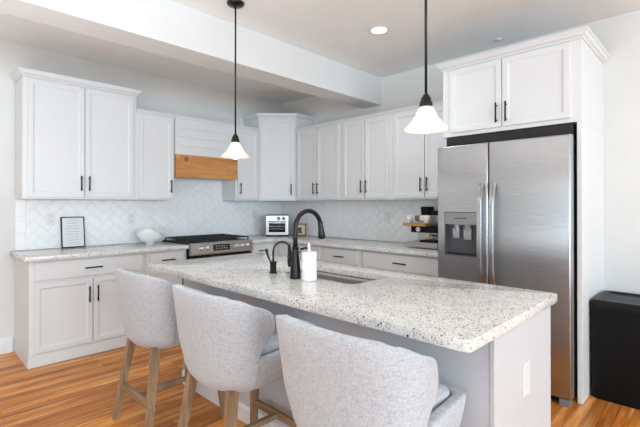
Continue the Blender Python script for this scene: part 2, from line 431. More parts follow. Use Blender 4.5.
def upper(label, x, w_, top, loc, rz, handles, group=None, rev=(.035, .035), dep=UD, crownpath=None, prof=CS, rail_h=0):
    t = thing('wall_cabinet', label, 'cabinet', loc, rz, group)
    h = top - ZB
    MB().box(.0006, w_ - .0006, -dep, -.009, 0, h, .0015, 1).build('cabinet_body', M['white'], t)
    z0, z1 = .018, h - .018
    if handles == 2:
        m_ = w_ / 2
        door(t, rev[0], m_ - .004, z0, z1, -dep, m_ - .034, .147)
        door(t, m_ + .004, w_ - rev[1], z0, z1, -dep, m_ + .034, .147)
    else:
        hx = w_ - rev[1] - .03 if handles == 'r' else rev[0] + .03
        door(t, rev[0], w_ - rev[1], z0, z1, -dep, hx, .147)
    if crownpath: crown(t, crownpath(w_, dep), h, prof)
    return t
front = lambda w_, d: [(0.0006, -d), (w_ - .0006, -d)]
wrap = lambda w_, d: [(0, -.009), (0, -d), (w_, -d), (w_, -.009)]
X = (-3.175, -2.2137, -1.803, -1.012, -.659)
upper('tall white double-door wall cabinet above the framed sign, leftmost in the room', 0, X[1] - X[0], 2.447, (X[0], 0, ZB), 0, 2, crownpath=wrap, prof=CR)
upper('narrow white single-door wall cabinet between tall leftmost cabinet and wooden range hood', 0, X[2] - X[1] - .003, 2.285, (X[1], 0, ZB), 0, 'r', rev=(.02, .02), crownpath=front)
upper('narrow white single-door wall cabinet just right of the range hood', 0, X[4] - X[3], 2.285, (X[3], 0, ZB), 0, 'l', rev=(.02, .03), crownpath=front)
Y = (-.659, -1.45, -2.15, -2.934)
for i, lb in enumerate(('white double-door wall cabinet next to the taller corner cabinet', 'middle white double-door wall cabinet on refrigerator wall', 'white double-door wall cabinet above the espresso machine')):
    upper(lb, 0, Y[i] - Y[i + 1], 2.285, (0, Y[i], ZB), -PI / 2, 2, crownpath=front)
# diagonal corner cabinet
t = thing('corner_wall_cabinet', 'taller white corner wall cabinet with one angled door above toaster oven', 'cabinet', (0, 0, ZB))
pl = [(-.009, -.009), (-.658, -.009), (-.658, -UD), (-UD, -.658), (-.009, -.658)]
hc = 2.455 - ZB
MB().poly(pl, 0, hc, bev=.001).build('cabinet_body', M['white'], t)
crown(t, [(-.658, -.009), (-.658, -UD), (-UD, -.658), (-.009, -.658)], hc, CR)
L = (.658 - UD) * math.sqrt(2)
d = door(t, -L / 2 + .025, L / 2 - .025, .018, hc - .018, 0, L / 2 - .058, .147)
d.location = (-(UD + .658) / 2, -(UD + .658) / 2, 0); d.rotation_euler = (0, 0, -PI / 4)
# hood cover
t = thing('range_hood', 'white shiplap range hood with orange pine board along its bottom', 'range hood', (X[2] + .003, 0, 1.64))
wh = X[3] - X[2] - .004
b = MB(); b.box(0, wh, -.312, -.009, .02, .645)
for k in range(4):
    z0 = .25 + k * .0985; b.box(0, wh, -.33, -.312, z0, z0 + .0975, .0022, 1)
b.build('hood_body', M['white'], t)
crown(t, [(0, -.316), (wh, -.316)], .645, CS)
MB().box(-.0, wh, -.352, -.3125, 0, .247, .003).build('wood_board', M['pine'], t)
MB().box(.03, wh - .03, -.31, -.03, .012, .0195).build('hood_liner', M['steeld'], t)

def base(label, w_, loc, rz, layout, end=None):
    t = thing('base_cabinet', label, 'cabinet', loc, rz)
    dep = .585; h = .8755
    MB().box(.0006, w_ - .0006, -dep, -.001, .0, h, .0015, 1).build('cabinet_body', M['white'], t)
    b = MB(); b.box(.0006 - (.006 if end else 0), w_ - .0006, -dep - .006, -dep, 0, .098, .0015, 1)
    if end: b.box(-.006, 0, -dep, -.02, 0, .098, .001, 1)
    b.build('toe_board', M['white'], t)
    lo = .035; m_ = w_ / 2
    door(t, lo, w_ - lo, .706, .856, -dep, m_, .78, True, 'drawer', rail=0)
    if layout == 2:
        door(t, lo, m_ - .004, .114, .682, -dep, m_ - .034, .547)
        door(t, m_ + .004, w_ - lo, .114, .682, -dep, m_ + .034, .547)
    else: door(t, lo, w_ - lo, .114, .682, -dep, w_ - lo - .03, .547)
    return t
base('wide white base cabinet with drawer and two doors under the framed sign', -2.228 + 3.175, (-3.175, 0, 0), 0, 2, True)
base('narrow white base cabinet with drawer and door just left of the gas range', -1.80 + 2.227, (-2.227, 0, 0), 0, 1)
base('narrow white base cabinet just right of the gas range', 1.012 - .62, (-1.012, 0, 0), 0, 1)
base('white base cabinet nearest the corner on refrigerator wall, behind the faucet', 1.40 - .621, (0, -.621, 0), -PI / 2, 2)
base('white base cabinet with short drawer behind the soap dispenser, middle of refrigerator wall', 1.954 - 1.401, (0, -1.401, 0), -PI / 2, 2)
base('wide white base cabinet with drawer just left of the refrigerator', 2.934 - 1.955, (0, -1.955, 0), -PI / 2, 2)
o = MB().box(-.619, -.001, -.62, -.001, 0, .8755).build('corner_base_cabinet', M['white']); tag(o, 'white corner base cabinet under the toaster oven', 'cabinet')

# countertops
b = MB(); b.poly([(-3.214, -.0095), (-3.214, -.65), (-1.803, -.65), (-1.803, -.0095)], .876, .914, bev=.006)
tag(b.build('countertop', M['granite'], smooth=40), 'speckled white granite countertop left of the range, holding sign and bowl', 'countertop')
b = MB(); b.poly([(-1.009, -.0095), (-1.009, -.65), (-.65, -.65), (-.65, -2.933), (-.0095, -2.933), (-.0095, -.0095)], .876, .914, bev=.006)
tag(b.build('countertop', M['granite'], smooth=40), 'speckled granite countertop turning the corner under toaster oven and espresso machine', 'countertop')

# refrigerator surround
t = thing('refrigerator_cabinet', 'white cabinet enclosing the refrigerator with two doors above and full-height side panel', 'cabinet', (0, -2.937, 0), -PI / 2)
W = 1.005; D = .714
MB().box(0, W, -D, -.001, 1.895, 2.45, .0015, 1).build('cabinet_body', M['white'], t)
MB().box(W - .03, W, -D, -.001, 0, 1.8945, .0015, 1).build('side_panel', M['white'], t)
MB().box(0, .022, -D + .03, -.001, 0, 1.8945, .0015, 1).build('side_panel', M['white'], t)
door(t, .07, .484, 1.925, 2.437, -D, .453, 2.03, hlen=.15); door(t, .492, .94, 1.925, 2.437, -D, .524, 2.03, hlen=.15)
crown(t, wrap(W, D), 2.45, CR, .95)

# ------------------------------------------------------------------ refrigerator (local: x right, front -y)
t = thing('refrigerator', 'stainless steel side-by-side refrigerator with ice dispenser in left door', 'refrigerator', (0, -2.950, 0), -PI / 2)
FW = .955; zt = 1.80; fy = -.84
MB().box(.016, FW - .016, -.755, -.04, .03, 1.785, .004).build('fridge_body', mat('fridge_side', (.10, .10, .105), .4), t)
MB().box(.016, FW - .016, -.71, -.10, 1.7855, 1.888, .004).build('gap_shadow_box', M['dark'], t)  # near-black box filling the gap in place of the shadow there
def fdoor(x0, x1, hole=None):
    tb = bmesh.new(); bmesh.ops.create_cube(tb, size=1)
    y0, y1, z0, z1 = fy, -.765, .052, zt
    for v in tb.verts: v.co = Vector(((x0 + x1) / 2 + v.co.x * (x1 - x0), (y0 + y1) / 2 + v.co.y * (y1 - y0), (z0 + z1) / 2 + v.co.z * (z1 - z0)))
    ed = [e for e in tb.edges if all(v.co.y < y0 + .001 for v in e.verts) ]
    bmesh.ops.bevel(tb, geom=ed, offset=.012, segments=4, profile=.5, affect='EDGES')
    if hole:
        hx0, hx1, hz0, hz1 = hole
        for co, no in (((hx0, 0, 0), (1, 0, 0)), ((hx1, 0, 0), (1, 0, 0)), ((0, 0, hz0), (0, 0, 1)), ((0, 0, hz1), (0, 0, 1))):
            bmesh.ops.bisect_plane(tb, geom=tb.verts[:] + tb.edges[:] + tb.faces[:], plane_co=co, plane_no=no)
        f = [f for f in tb.faces if f.normal.y < -.99 and hx0 < f.calc_center_median().x < hx1 and hz0 < f.calc_center_median().z < hz1]
        bmesh.ops.delete(tb, geom=f, context='FACES')
    b = MB(); b.add(tb); return b
MX = mat('dispenser_grey', (.085, .087, .092), .3)
hole = (.066, .338, .932, 1.278)
d1 = fdoor(.002, .412, hole).build('freezer_door', M['steel'], t, smooth=30)
d2 = fdoor(.419, FW - .002).build('refrigerator_door', M['steel'], t, smooth=30)
# dispenser: bezel, control panel, cavity with paddle and nozzles
b = MB(); hx0, hx1, hz0, hz1 = hole
b.box(hx0, hx1, -.79, -.785, hz0, 1.175); b.box(hx0, hx0 + .006, -.842, -.785, hz0, hz1); b.box(hx1 - .006, hx1, -.842, -.785, hz0, hz1)
b.box(hx0, hx1, -.842, -.785, hz0, hz0 + .012); b.box(hx0, hx1, -.842, -.785, hz1 - .005, hz1)
dc = b.build('dispenser', MX, t)
MB().box(hx0 + .006, hx1 - .006, -.843, -.79, 1.178, hz1 - .006, .002).build('control_panel', mat('panel_grey', (.33, .325, .32), .4, .7), dc)
MB().box(.15, .25, -.8445, -.8432, 1.226, 1.232).build('display', M['dark'], dc)
b = MB(); b.box(.125, .18, -.822, -.80, 1.07, 1.15, .006).box(.215, .277, -.822, -.80, 1.06, 1.15, .006)
b.lathe([(.02, 1.13), (.026, 1.177)], 14, .155, -.81).lathe([(.02, 1.13), (.03, 1.177)], 14, .245, -.81)
b.build('dispenser_paddle', mat('clear_grey_plastic', (.42, .43, .45), .12, .4), dc, smooth=40)
MB().box(hx0 + .02, hx1 - .02, -.836, -.795, hz0 + .012, hz0 + .018).build('drip_grille', M['blackp'], dc)
def fhandle(x, par):
    b = MB(); pts = []; n = 22
    tb = bmesh.new(); rings = []
    for i in range(n + 1):
        k = i / n; z = .70 + k * .80; bow = math.sin(PI * k)
        y = fy - .008 - .052 * min(1, bow * 1.9) ** .8 - .006 * bow
        wv, tv = .0165, .010
        rings.append([tb.verts.new((x + a * wv, y + c * tv, z)) for a, c in ((-.8, -1), (.8, -1), (1, -.5), (1, 1), (-1, 1), (-1, -.5))])
    for a, c in zip(rings, rings[1:]):
        for k in range(6): tb.faces.new((a[k], a[(k + 1) % 6], c[(k + 1) % 6], c[k]))
    tb.faces.new(rings[0]); tb.faces.new(rings[-1][::-1]); bmesh.ops.recalc_face_normals(tb, faces=tb.faces[:])
    b.add(tb); b.build('handle', M['steel'], par, smooth=50)
fhandle(.374, d1); fhandle(.462, d2)
b = MB(); b.box(.03, FW - .03, -.80, -.76, .02, .07, .003); b.build('kick_grille', M['blackp'], t)
for x0 in (.012, FW - .075): MB().box(x0, x0 + .063, -.832, -.757, 0, .048, .006).build('foot_cover', mat('grey_plastic', (.20, .20, .21), .4), t)

# ------------------------------------------------------------------ gas range
t = thing('gas_range', 'stainless gas range with black cast-iron grates and knobs along the front', 'range', (-1.799, 0, 0))
RW = .784
MB().box(.002, RW - .002, -.635, -.012, .02, .905, .003).build('range_body', M['blackp'], t)
MB().box(.0, RW, -.64, -.012, .905, .926, .004).build('cooktop', M['blackp'], t)
b = MB(); tb = bmesh.new()
pr = [(-.635, .80), (-.69, .80), (-.693, .815), (-.665, .922), (-.66, .928), (-.635, .928)]
for x in (0.0, RW): pass
vs0 = [tb.verts.new((.001, y, z)) for y, z in pr]; vs1 = [tb.verts.new((RW - .001, y, z)) for y, z in pr]
tb.faces.new(vs0); tb.faces.new(vs1[::-1])
for i in range(6): tb.faces.new((vs0[i], vs0[(i + 1) % 6], vs1[(i + 1) % 6], vs1[i]))
bmesh.ops.recalc_face_normals(tb, faces=tb.faces[:]); b.add(tb)
b.build('control_panel', M['steeld'], t)
ang = math.atan2(.028, .107)
mk = Matrix.Translation((0, -.679, .868)) @ Matrix.Rotation(PI / 2 - ang, 4, 'X')
b = MB(); b.box(-.105, .105, -.034, .034, 0, .004, rot=Matrix.Translation((.365, 0, 0)) @ mk); b.build('display', M['glassb'], t)
b = MB()
for i in range(5):
    for j in range(2): b.box(-.006, .006, -.004, .004, 0, .0046, rot=Matrix.Translation((.30 + i * .032, 0, 0)) @ mk @ Matrix.Translation((0, -.012 + j * .024, 0)))
b.build('display_marks', M['chrome'], t)
for x in (.115, .185, .555, .63, .70):
    b = MB(); b.lathe([(.024, 0), (.024, .006), (.019, .008), (.0175, .034), (.015, .037), (0, .037)], 20, mtx=Matrix.Translation((x, 0, 0)) @ mk)
    b.build('knob', mat('knob_silver', (.75, .74, .73), .25, .7) if x == .115 else bpy.data.materials['knob_silver'], t)
MB().box(.006, RW - .006, -.672, -.636, .25, .785, .004).build('oven_door', M['glassb'], t)
b = MB(); b.tube([(.05, -.715, .745), (RW - .05, -.715, .745)], .011)
for x in (.08, RW - .08): b.tube([(x, -.715, .745), (x, -.67, .745)], .008)
b.build('oven_handle', M['steel'], t)
MB().box(.006, RW - .006, -.668, -.636, .06, .24, .004).build('storage_drawer', M['steeld'], t)
for k, (x0, x1) in enumerate(((.02, .265), (.27, .515), (.52, .765))):
    b = MB(); y0, y1 = -.61, -.055; zz = .958
    for y in (y0, y1): b.tube([(x0, y, zz), (x1, y, zz)], .0065, 6)
    for x in (x0, x1): b.tube([(x, y0, zz), (x, y1, zz)], .0065, 6)
    xm = (x0 + x1) / 2
    b.tube([(xm, y0, zz), (xm, y1, zz)], .0065, 6)
    for y in (-.475, -.335, -.19): b.tube([(x0, y, zz), (x1, y, zz)], .0065, 6)
    for x in (x0, x1):
        for y in (y0, y1, -.335): b.tube([(x, y, zz), (x, y, .926)], .0075, 6)
    b.build('grate', M['iron'], t)
    for y in (-.475, -.19):
        b = MB(); b.lathe([(.045, .926), (.045, .936), (.036, .938), (.036, .945), (0, .946)], 18, xm, y); b.build('burner', M['iron'], t)

# ------------------------------------------------------------------ island
t = thing('kitchen_island', 'white kitchen island base with flat end panel below the granite top', 'island', (0, 0, 0))
ix0, ix1, iy0, iy1 = -2.4165, -1.75, -4.03, -1.72
# hollow carcass so that the sink drops into it
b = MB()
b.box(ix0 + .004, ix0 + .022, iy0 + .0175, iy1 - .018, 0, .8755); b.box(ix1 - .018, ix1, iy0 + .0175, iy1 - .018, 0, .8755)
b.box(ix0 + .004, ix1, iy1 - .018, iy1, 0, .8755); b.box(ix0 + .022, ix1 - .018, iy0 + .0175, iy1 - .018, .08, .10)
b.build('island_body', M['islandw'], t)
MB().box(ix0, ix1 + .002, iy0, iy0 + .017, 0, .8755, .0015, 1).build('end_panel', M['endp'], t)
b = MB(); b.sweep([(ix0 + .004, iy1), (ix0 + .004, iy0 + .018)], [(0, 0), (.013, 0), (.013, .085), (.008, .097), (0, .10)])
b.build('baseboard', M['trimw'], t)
def rr(x0, x1, y0, y1, r, n=6):
    o = []
    for cx, cy, a0 in ((x1 - r, y1 - r, 0), (x0 + r, y1 - r, 90), (x0 + r, y0 + r, 180), (x1 - r, y0 + r, 270)):
        for k in range(n + 1):
            a = R(a0 + 90 * k / n); o.append((cx + r * math.cos(a), cy + r * math.sin(a)))
    return o
sx0, sx1, sy0, sy1 = -2.235, -1.875, -3.225, -2.50
b = MB(); b.poly(rr(-2.673, -1.716, -4.055, -1.683, .022, 5), .876, .914, holes=[rr(sx0, sx1, sy0, sy1, .06)], bev=.006)
tag(b.build('island_countertop', M['granite'], smooth=40), 'large speckled white granite slab on top of the kitchen island', 'countertop')
# sink
t = thing('sink', 'undermount stainless steel sink set into the island countertop', 'sink', ((sx0 + sx1) / 2, (sy0 + sy1) / 2, .68))
hx, hy = (sx1 - sx0) / 2 + .006, (sy1 - sy0) / 2 + .006
tb = bmesh.new(); lv = []
for ins, z in ((-.02, .1955), (0, .1955), (.004, .17), (.012, .03), (.022, .010), (.045, .002), (.15, 0)):
    lv.append([tb.verts.new((x, y, z)) for x, y in rr(-hx + ins, hx - ins, -hy + ins, hy - ins, .065 - min(ins, .05) if ins < .05 else .03)])
for a, c in zip(lv, lv[1:]):
    for i in range(len(a)):
        f = tb.faces.new((a[i], a[(i + 1) % len(a)], c[(i + 1) % len(a)], c[i])); f.smooth = True
tb.faces.new(lv[-1]); bmesh.ops.recalc_face_normals(tb, faces=tb.faces[:])
for f in tb.faces: f.normal_flip()
b = MB(); b.add(tb); o = b.build('sink_basin', M['sinkst'], t)
so = o.modifiers.new('s', 'SOLIDIFY'); so.thickness = .0015; so.offset = 0
b = MB(); b.lathe([(.045, .001), (.045, .004), (.03, .005), (.028, -.002), (0, -.002)], 24); b.build('drain', M['chrome'], t)

# main faucet (spout reaches +x over the sink)
t = thing('kitchen_faucet', 'tall black gooseneck pull-down faucet beside the island sink', 'faucet', (-2.32, -2.865, .9142))
b = MB(); b.lathe([(.031, 0), (.033, .006), (.030, .018), (.0285, .07), (.024, .11), (.0185, .15), (.0175, .165), (.020, .168), (.020, .178), (.016, .182)], 28)
b.build('faucet_body', M['black'], t, smooth=40)
pts = [(0, 0, .18), (0, 0, .24), (0, 0, .285)]
for k in range(1, 13):
    a = PI * k / 12; r = .100
    pts.append((r - r * math.cos(a), -.008 * k / 12, .285 + r * math.sin(a)))
b = MB(); b.tube(pts, .0135, 16); b.build('spout', M['black'], t)
e = Vector(pts[-1]); dr = (Vector(pts[-1]) - Vector(pts[-2])).normalized()
b = MB(); b.tube([e - dr * .035, e - dr * .025, e - dr * .01, e + dr * .02, e + dr * .045, e + dr * .065, e + dr * .07], [.0145, .0165, .016, .018, .022, .0225, .019], 20)
b.build('spray_head', M['black'], t)
b = MB(); b.tube([(0, .015, .075), (0.006, .052, .082)], .013, 14); b.tube([(.006, .05, .06), (.006, .052, .085), (.010, .06, .15), (.018, .075, .185)], [.013, .0165, .012, .008], 12)
b.build('lever_handle', M['black'], t)
# filtered water tap
t = thing('water_tap', 'small black curved filtered water tap left of the tall faucet', 'faucet', (-2.295, -2.635, .9142))
b = MB(); b.lathe([(.024, 0), (.025, .008), (.020, .012), (.0195, .058), (.022, .062), (.022, .07), (.010, .074)], 24); b.build('tap_body', M['black'], t, smooth=40)
pts = [(0, 0, .07), (.0, 0, .13)]
for k in range(1, 12):
    a = PI * k / 12 * .95; r = .055; pts.append(((r - r * math.cos(a)) * .9, -(r - r * math.cos(a)) * .45, .13 + r * 1.1 * math.sin(a)))
b = MB(); b.tube(pts, [.006] * (len(pts) - 2) + [.008, .010], 12); b.build('spout', M['black'], t)
b = MB(); b.tube([(-.012, .010, .07), (-.022, .022, .10), (-.028, .030, .135), (-.030, .032, .15)], [.004, .006, .0095, .006], 12); b.build('lever_handle', M['black'], t)
# air switch
o = MB().lathe([(.022, 0), (.022, .005), (.018, .008), (.012, .009), (.012, .014), (0, .015)], 20).build('air_switch', M['chrome'], None, (-2.24, -2.76, .9142)); tag(o, 'low round chrome button on the granite between tap and faucet', 'switch')
# soap dispenser
t = thing('soap_dispenser', 'white ribbed soap dispenser with silver pump right of tall faucet', 'soap dispenser', (-2.303, -2.962, .9142))
pf = [(.040, 0), (.042, .003)]
for k in range(33): pf.append((.0425 + .0011 * (k % 2) - (.0022 if k in (10, 22) else 0), .006 + k * .0046))
pf += [(.041, .157), (.034, .160), (0, .160)]
b = MB(); b.lathe(pf, 36); b.build('bottle', M['ceramic'], t)
b = MB(); b.lathe([(.013, .160), (.013, .172), (.010, .174), (.010, .212), (0, .213)], 16); b.build('pump', M['chrome'], t)
b = MB(); b.tube([(0, 0, .178), (-.012, .020, .178), (-.026, .044, .170)], [.006, .006, .0065], 10); b.build('nozzle', M['black'], t)

# ------------------------------------------------------------------ counter stools
def F(z):
    return sum(F0(min(.946, max(.50, z + d))) for d in (-.014, -.007, 0, .007, .014)) / 5
def F0(z):   # how far forward the upholstered back reaches at each height (local x)
    pts = [(.50, -.115), (.68, -.115), (.70, -.108), (.73, -.072), (.76, -.030), (.79, -.012), (.82, -.012), (.85, -.030), (.875, -.066), (.895, -.115), (.912, -.165), (.925, -.208), (.936, -.245), (.946, -.285)]
    for (a, fa), (c, fc) in zip(pts, pts[1:]):
        if a <= z <= c: return fa + (fc - fa) * (z - a) / (c - a)
    return pts[-1][1]
def plan(z):
    k = max(0, min(1, (z - .53) / .40))
    hw = .264 + .038 * k; bx = -.252 - .043 * k
    if z < .575:
        q = (.575 - z) / .055; hw -= .022 * q * q; bx += .022 * q * q
    return hw, bx
def back_arc(z, ins=0, m_=120):
    hw, bx = plan(z); k = max(0, min(1, (z - .53) / .40)); hw -= ins; bx += ins
    k = max(0, min(1, (z - .53) / .16)); rb = .205 - .055 * k - ins; pe = 2.2 + .35 * k; o = []
    for q in range(m_ + 1):
        a = -PI / 2 + PI * q / m_; c, s_ = math.cos(a), math.sin(a)
        o.append((bx + rb - rb * abs(c) ** (2 / pe), hw * (1 if s_ > 0 else -1) * abs(s_) ** (2 / pe)))
    return o
def stool_upholstery():
    tb = bmesh.new(); zs = [.52, .527, .54, .555, .575, .62, .66, .70, .72, .74, .76, .78, .80, .82, .84, .855, .87, .88, .89, .90, .908, .915, .92, .925, .93, .935, .94, .943, .946]
    rows = []; n = 76
    for z in zs:
        fx = F(z); hw, bx = plan(z); tp = .26 * max(0, min(1, (z - .62) / .2))
        path = [Vector(p) for p in back_arc(z)]
        xe = path[-1].x
        if fx >= xe: path = [Vector((fx, -hw + tp * (fx - xe)))] + path + [Vector((fx, hw - tp * (fx - xe)))]
        else:
            k = [q for q in path if q.x <= fx]; i0 = path.index(k[0])
            if i0 > 0:
                u, v = path[i0 - 1], path[i0]; yy = v.y + (u.y - v.y) * (fx - v.x) / max(1e-9, u.x - v.x)
                k = [Vector((fx, yy))] + k + [Vector((fx, -yy))]
            path = k
        Ls = [0]
        for a, c in zip(path, path[1:]): Ls.append(Ls[-1] + (c - a).length)
        row = []
        for i in range(n + 1):
            d = Ls[-1] * i / n; jj = 0
            while jj < len(Ls) - 2 and Ls[jj + 1] < d: jj += 1
            k = (d - Ls[jj]) / max(1e-9, Ls[jj + 1] - Ls[jj]); q = path[jj].lerp(path[jj + 1], k); row.append(tb.verts.new((q.x, q.y, z)))
        rows.append(row)
    for a, c in zip(rows, rows[1:]):
        for i in range(len(a) - 1): f = tb.faces.new((a[i], a[i + 1], c[i + 1], c[i])); f.smooth = True
    bmesh.ops.recalc_face_normals(tb, faces=tb.faces[:])
    f0 = tb.faces[30]; c0 = f0.calc_center_median()
    if f0.normal.x * c0.x + f0.normal.y * c0.y < 0:
        for f in tb.faces: f.normal_flip()
    b = MB(); b.add(tb); return b
def beam4(b, p0, p1, s0, s1):
    """square-section tapered bar with vertical ends kept level"""
    tb = bmesh.new(); v = []
    for p, s in ((p0, s0), (p1, s1)):
        v.append([tb.verts.new((p[0] + a * s[0] / 2, p[1] + c * s[1] / 2, p[2])) for a, c in ((-1, -1), (1, -1), (1, 1), (-1, 1))])
    for i in range(4): tb.faces.new((v[0][i], v[0][(i + 1) % 4], v[1][(i + 1) % 4], v[1][i]))
    tb.faces.new(v[0]); tb.faces.new(v[1]); bmesh.ops.recalc_face_normals(tb, faces=tb.faces[:])
    bmesh.ops.bevel(tb, geom=tb.edges[:], offset=.0025, segments=2, affect='EDGES')
    b.add(tb)
def make_stool(label):
    t = thing('counter_stool', label, 'stool', (0, 0, 0), 0, None)
    o = stool_upholstery().build('backrest', M['linen'], t)
    s = o.modifiers.new('s', 'SOLIDIFY'); s.thickness = .038; s.offset = -1
    bv = o.modifiers.new('b', 'BEVEL'); bv.width = .014; bv.segments = 4; bv.limit_method = 'ANGLE'; bv.angle_limit = R(50)
    sb = bmesh.new()
    lv = []
    def ring(z, ins, bot=0):
        zz = min(z, .655); hw = plan(max(zz, .575))[0] - .002 - bot
        r_ = max(.010, .045 - ins * .4); x1 = .250 - ins; y1 = hw - .026 - ins; pl = []
        for kk in range(7):
            a = R(15 * kk); pl.append((x1 - r_ + r_ * math.cos(a), y1 - r_ + r_ * math.sin(a)))
        arc = back_arc(max(zz, .575), .004 + bot + ins, 40)
        pl += [(x, y) for x, y in reversed(arc)] + [(x, -y) for x, y in reversed(pl)]
        return [sb.verts.new((x, y, z)) for x, y in pl]
    for z, ins, bt in ((.522, .035, .012), (.524, .02, .012), (.54, .006, .011), (.57, .001, .008), (.62, .0, .003), (.652, .001, 0), (.659, .004, 0), (.662, .010, 0), (.662, .034, 0), (.658, .040, 0), (.645, .042, 0)): lv.append(ring(z, ins, bt))
    for a, c in zip(lv, lv[1:]):
        for i in range(len(a)): f = sb.faces.new((a[i], a[(i + 1) % len(a)], c[(i + 1) % len(a)], c[i])); f.smooth = True
    sb.faces.new(lv[0][::-1]); sb.faces.new(lv[-1]); bmesh.ops.recalc_face_normals(sb, faces=sb.faces[:])
    b = MB(); b.add(sb); b.build('seat_base', M['linen'], t)
    # cushion
    sb = bmesh.new(); lv = []
    for z, ins in ((.646, .0), (.660, -.001), (.672, .002), (.683, .014), (.690, .05), (.693, .12)):
        pl = rr(-.18 + ins, .207 - ins, -.202 + ins, .202 - ins, .04, 6) if ins < .1 else rr(-.18 + ins, .207 - ins, -.202 + ins, .202 - ins, .03, 6)
        lv.append([sb.verts.new((x, y, z)) for x, y in pl])
    for a, c in zip(lv, lv[1:]):
        for i in range(len(a)): f = sb.faces.new((a[i], a[(i + 1) % len(a)], c[(i + 1) % len(a)], c[i])); f.smooth = True
    sb.faces.new(lv[0][::-1]); f = sb.faces.new(lv[-1]); f.smooth = True; bmesh.ops.recalc_face_normals(sb, faces=sb.faces[:])
    b = MB(); b.add(sb); b.build('seat_cushion', M['linen'], t)
    for sx in (-1, 1):
        for sy in (-1, 1):
            b = MB()
            top = (-.175 if sx < 0 else .195, sy * .165, .53); bot = (-.255 if sx < 0 else .235, sy * .235, 0)
            beam4(b, bot, top, (.032, .032), (.046, .046)); b.build('leg', M['legw'], t)
    def at(sx, sy, z):
        k = z / .53
        return ((-.255 + .08 * k) if sx < 0 else (.235 - .04 * k), sy * (.235 - .067 * k), z)
    for sx in (-1, 1):
        a = at(sx, -1, .215); c = at(sx, 1, .215)
        MB().box(a[0] - .011, a[0] + .011, a[1] + .014, c[1] - .014, .197, .235, .002).build('stretcher', M['legh'], t)
    a = at(-1, 0, .215); c = at(1, 0, .215)
    MB().box(a[0] + .012, c[0] - .012, -.014, .014, .203, .229, .002).build('stretcher', M['legw'], t)
    return t
st = make_stool('light grey upholstered counter stool farthest from the camera, nearest left end of island')
st.location = (-2.71, -2.145, 0)
s2 = copy_tree(st); s2['label'] = 'light grey upholstered counter stool in the middle of the three at island'; s2.location = (-2.71, -2.915, 0)
s3 = copy_tree(st); s3['label'] = 'light grey upholstered counter stool nearest the camera, rightmost of three'; s3.location = (-2.71, -3.715, 0)
for s in (st, s2, s3): s['group'] = 'upholstered stools along the island'

# ------------------------------------------------------------------ pendants and downlight
def pendant(x, y, label):
    t = thing('pendant_light', label, 'lamp', (x, y, 1.66), 0, 'pendant lights over the island')
    b = MB(); b.lathe([(0, H - 1.66 - .0005), (.062, H - 1.66 - .0005), (.062, H - 1.66 - .012), (.05, H - 1.66 - .022), (.012, H - 1.66 - .028), (0, H - 1.66 - .028)], 28, cap=False); b.build('canopy', M['black'], t)
    MB().tube([(0, 0, .18), (0, 0, H - 1.66 - .02)], .0062, 12).build('rod', M['black'], t)
    b = MB(); b.lathe([(.007, .19), (.014, .182), (.019, .172), (.023, .168), (.024, .155), (.029, .150), (.031, .130), (.030, .124), (0, .124)], 24); b.build('socket_cap', M['black'], t)
    prof = [(.024, .130), (.031, .124), (.040, .104), (.051, .076), (.065, .050), (.082, .028), (.094, .016), (.0985, .008), (.097, .003)]
    b = MB(); b.lathe(prof, 40, cap=False)
    for v in b.bm.verts: v.co.z = .018 + v.co.z * .862
    o = b.build('shade', M['shade'], t)
    so = o.modifiers.new('s', 'SOLIDIFY'); so.thickness = .003; so.offset = 0
    b = MB(); b.lathe([(0, .006), (.014, .008), (.024, .017), (.029, .032), (.027, .048), (.018, .07), (.013, .09), (.013, .124), (0, .124)], 20, cap=False); o = b.build('bulb', M['bulb'], t)
    l = bpy.data.lights.new('bulb_light', 'POINT'); l.energy = 1.4; l.color = (1, .88, .72); l.shadow_soft_size = .03
    lo = bpy.data.objects.new('bulb_light', l); COL.objects.link(lo); lo.parent = t; lo.location = (0, 0, -.03)
pendant(-2.2, -2.083, 'pendant light with frosted glass bell shade, farther from camera, before the range hood')
pendant(-2.2, -3.633, 'pendant light with frosted glass bell shade, nearer camera, left of refrigerator')
def downlight(x, y, label, e):
    t = thing('recessed_light', label, 'lamp', (x, y, H))
    b = MB(); b.lathe([(.066, -.0005), (.066, -.004), (.084, -.004), (.088, -.0005)], 36, cap=False); b.build('trim_ring', M['plate'], t)
    MB().lathe([(0, -.0008), (.067, -.0008), (.067, -.0028), (0, -.0028)], 36, cap=False).build('lens', M['can'], t)
    l = bpy.data.lights.new('downlight', 'SPOT'); l.energy = e; l.spot_size = R(150); l.spot_blend = 1; l.color = (.86, .93, 1); l.shadow_soft_size = .10
    lo = bpy.data.objects.new('downlight', l); COL.objects.link(lo); lo.parent = t; lo.location = (0, 0, -.02)
downlight(-1.087, -2.55, 'round lit recessed downlight in the ceiling between the two pendants', 70)
downlight(-3.35, -2.55, 'unseen recessed downlight added as fill light above the leftmost stool', 90)  # added out-of-view lamp to even out the light
downlight(-1.087, -5.3, 'unseen recessed downlight added as fill light in the ceiling behind the trash can', 60)  # also an added, unseen lamp, only for fill
o = MB().lathe([(0, -.0005), (.036, -.0005), (.036, -.006), (0, -.008)], 28, cap=False).build('sprinkler_cover', mat('sprinkler_cover', (.72, .69, .65), .6), None, (-.183, -3.187, H)); tag(o, 'small round sprinkler cover disc on ceiling above refrigerator cabinet', 'sprinkler cover')

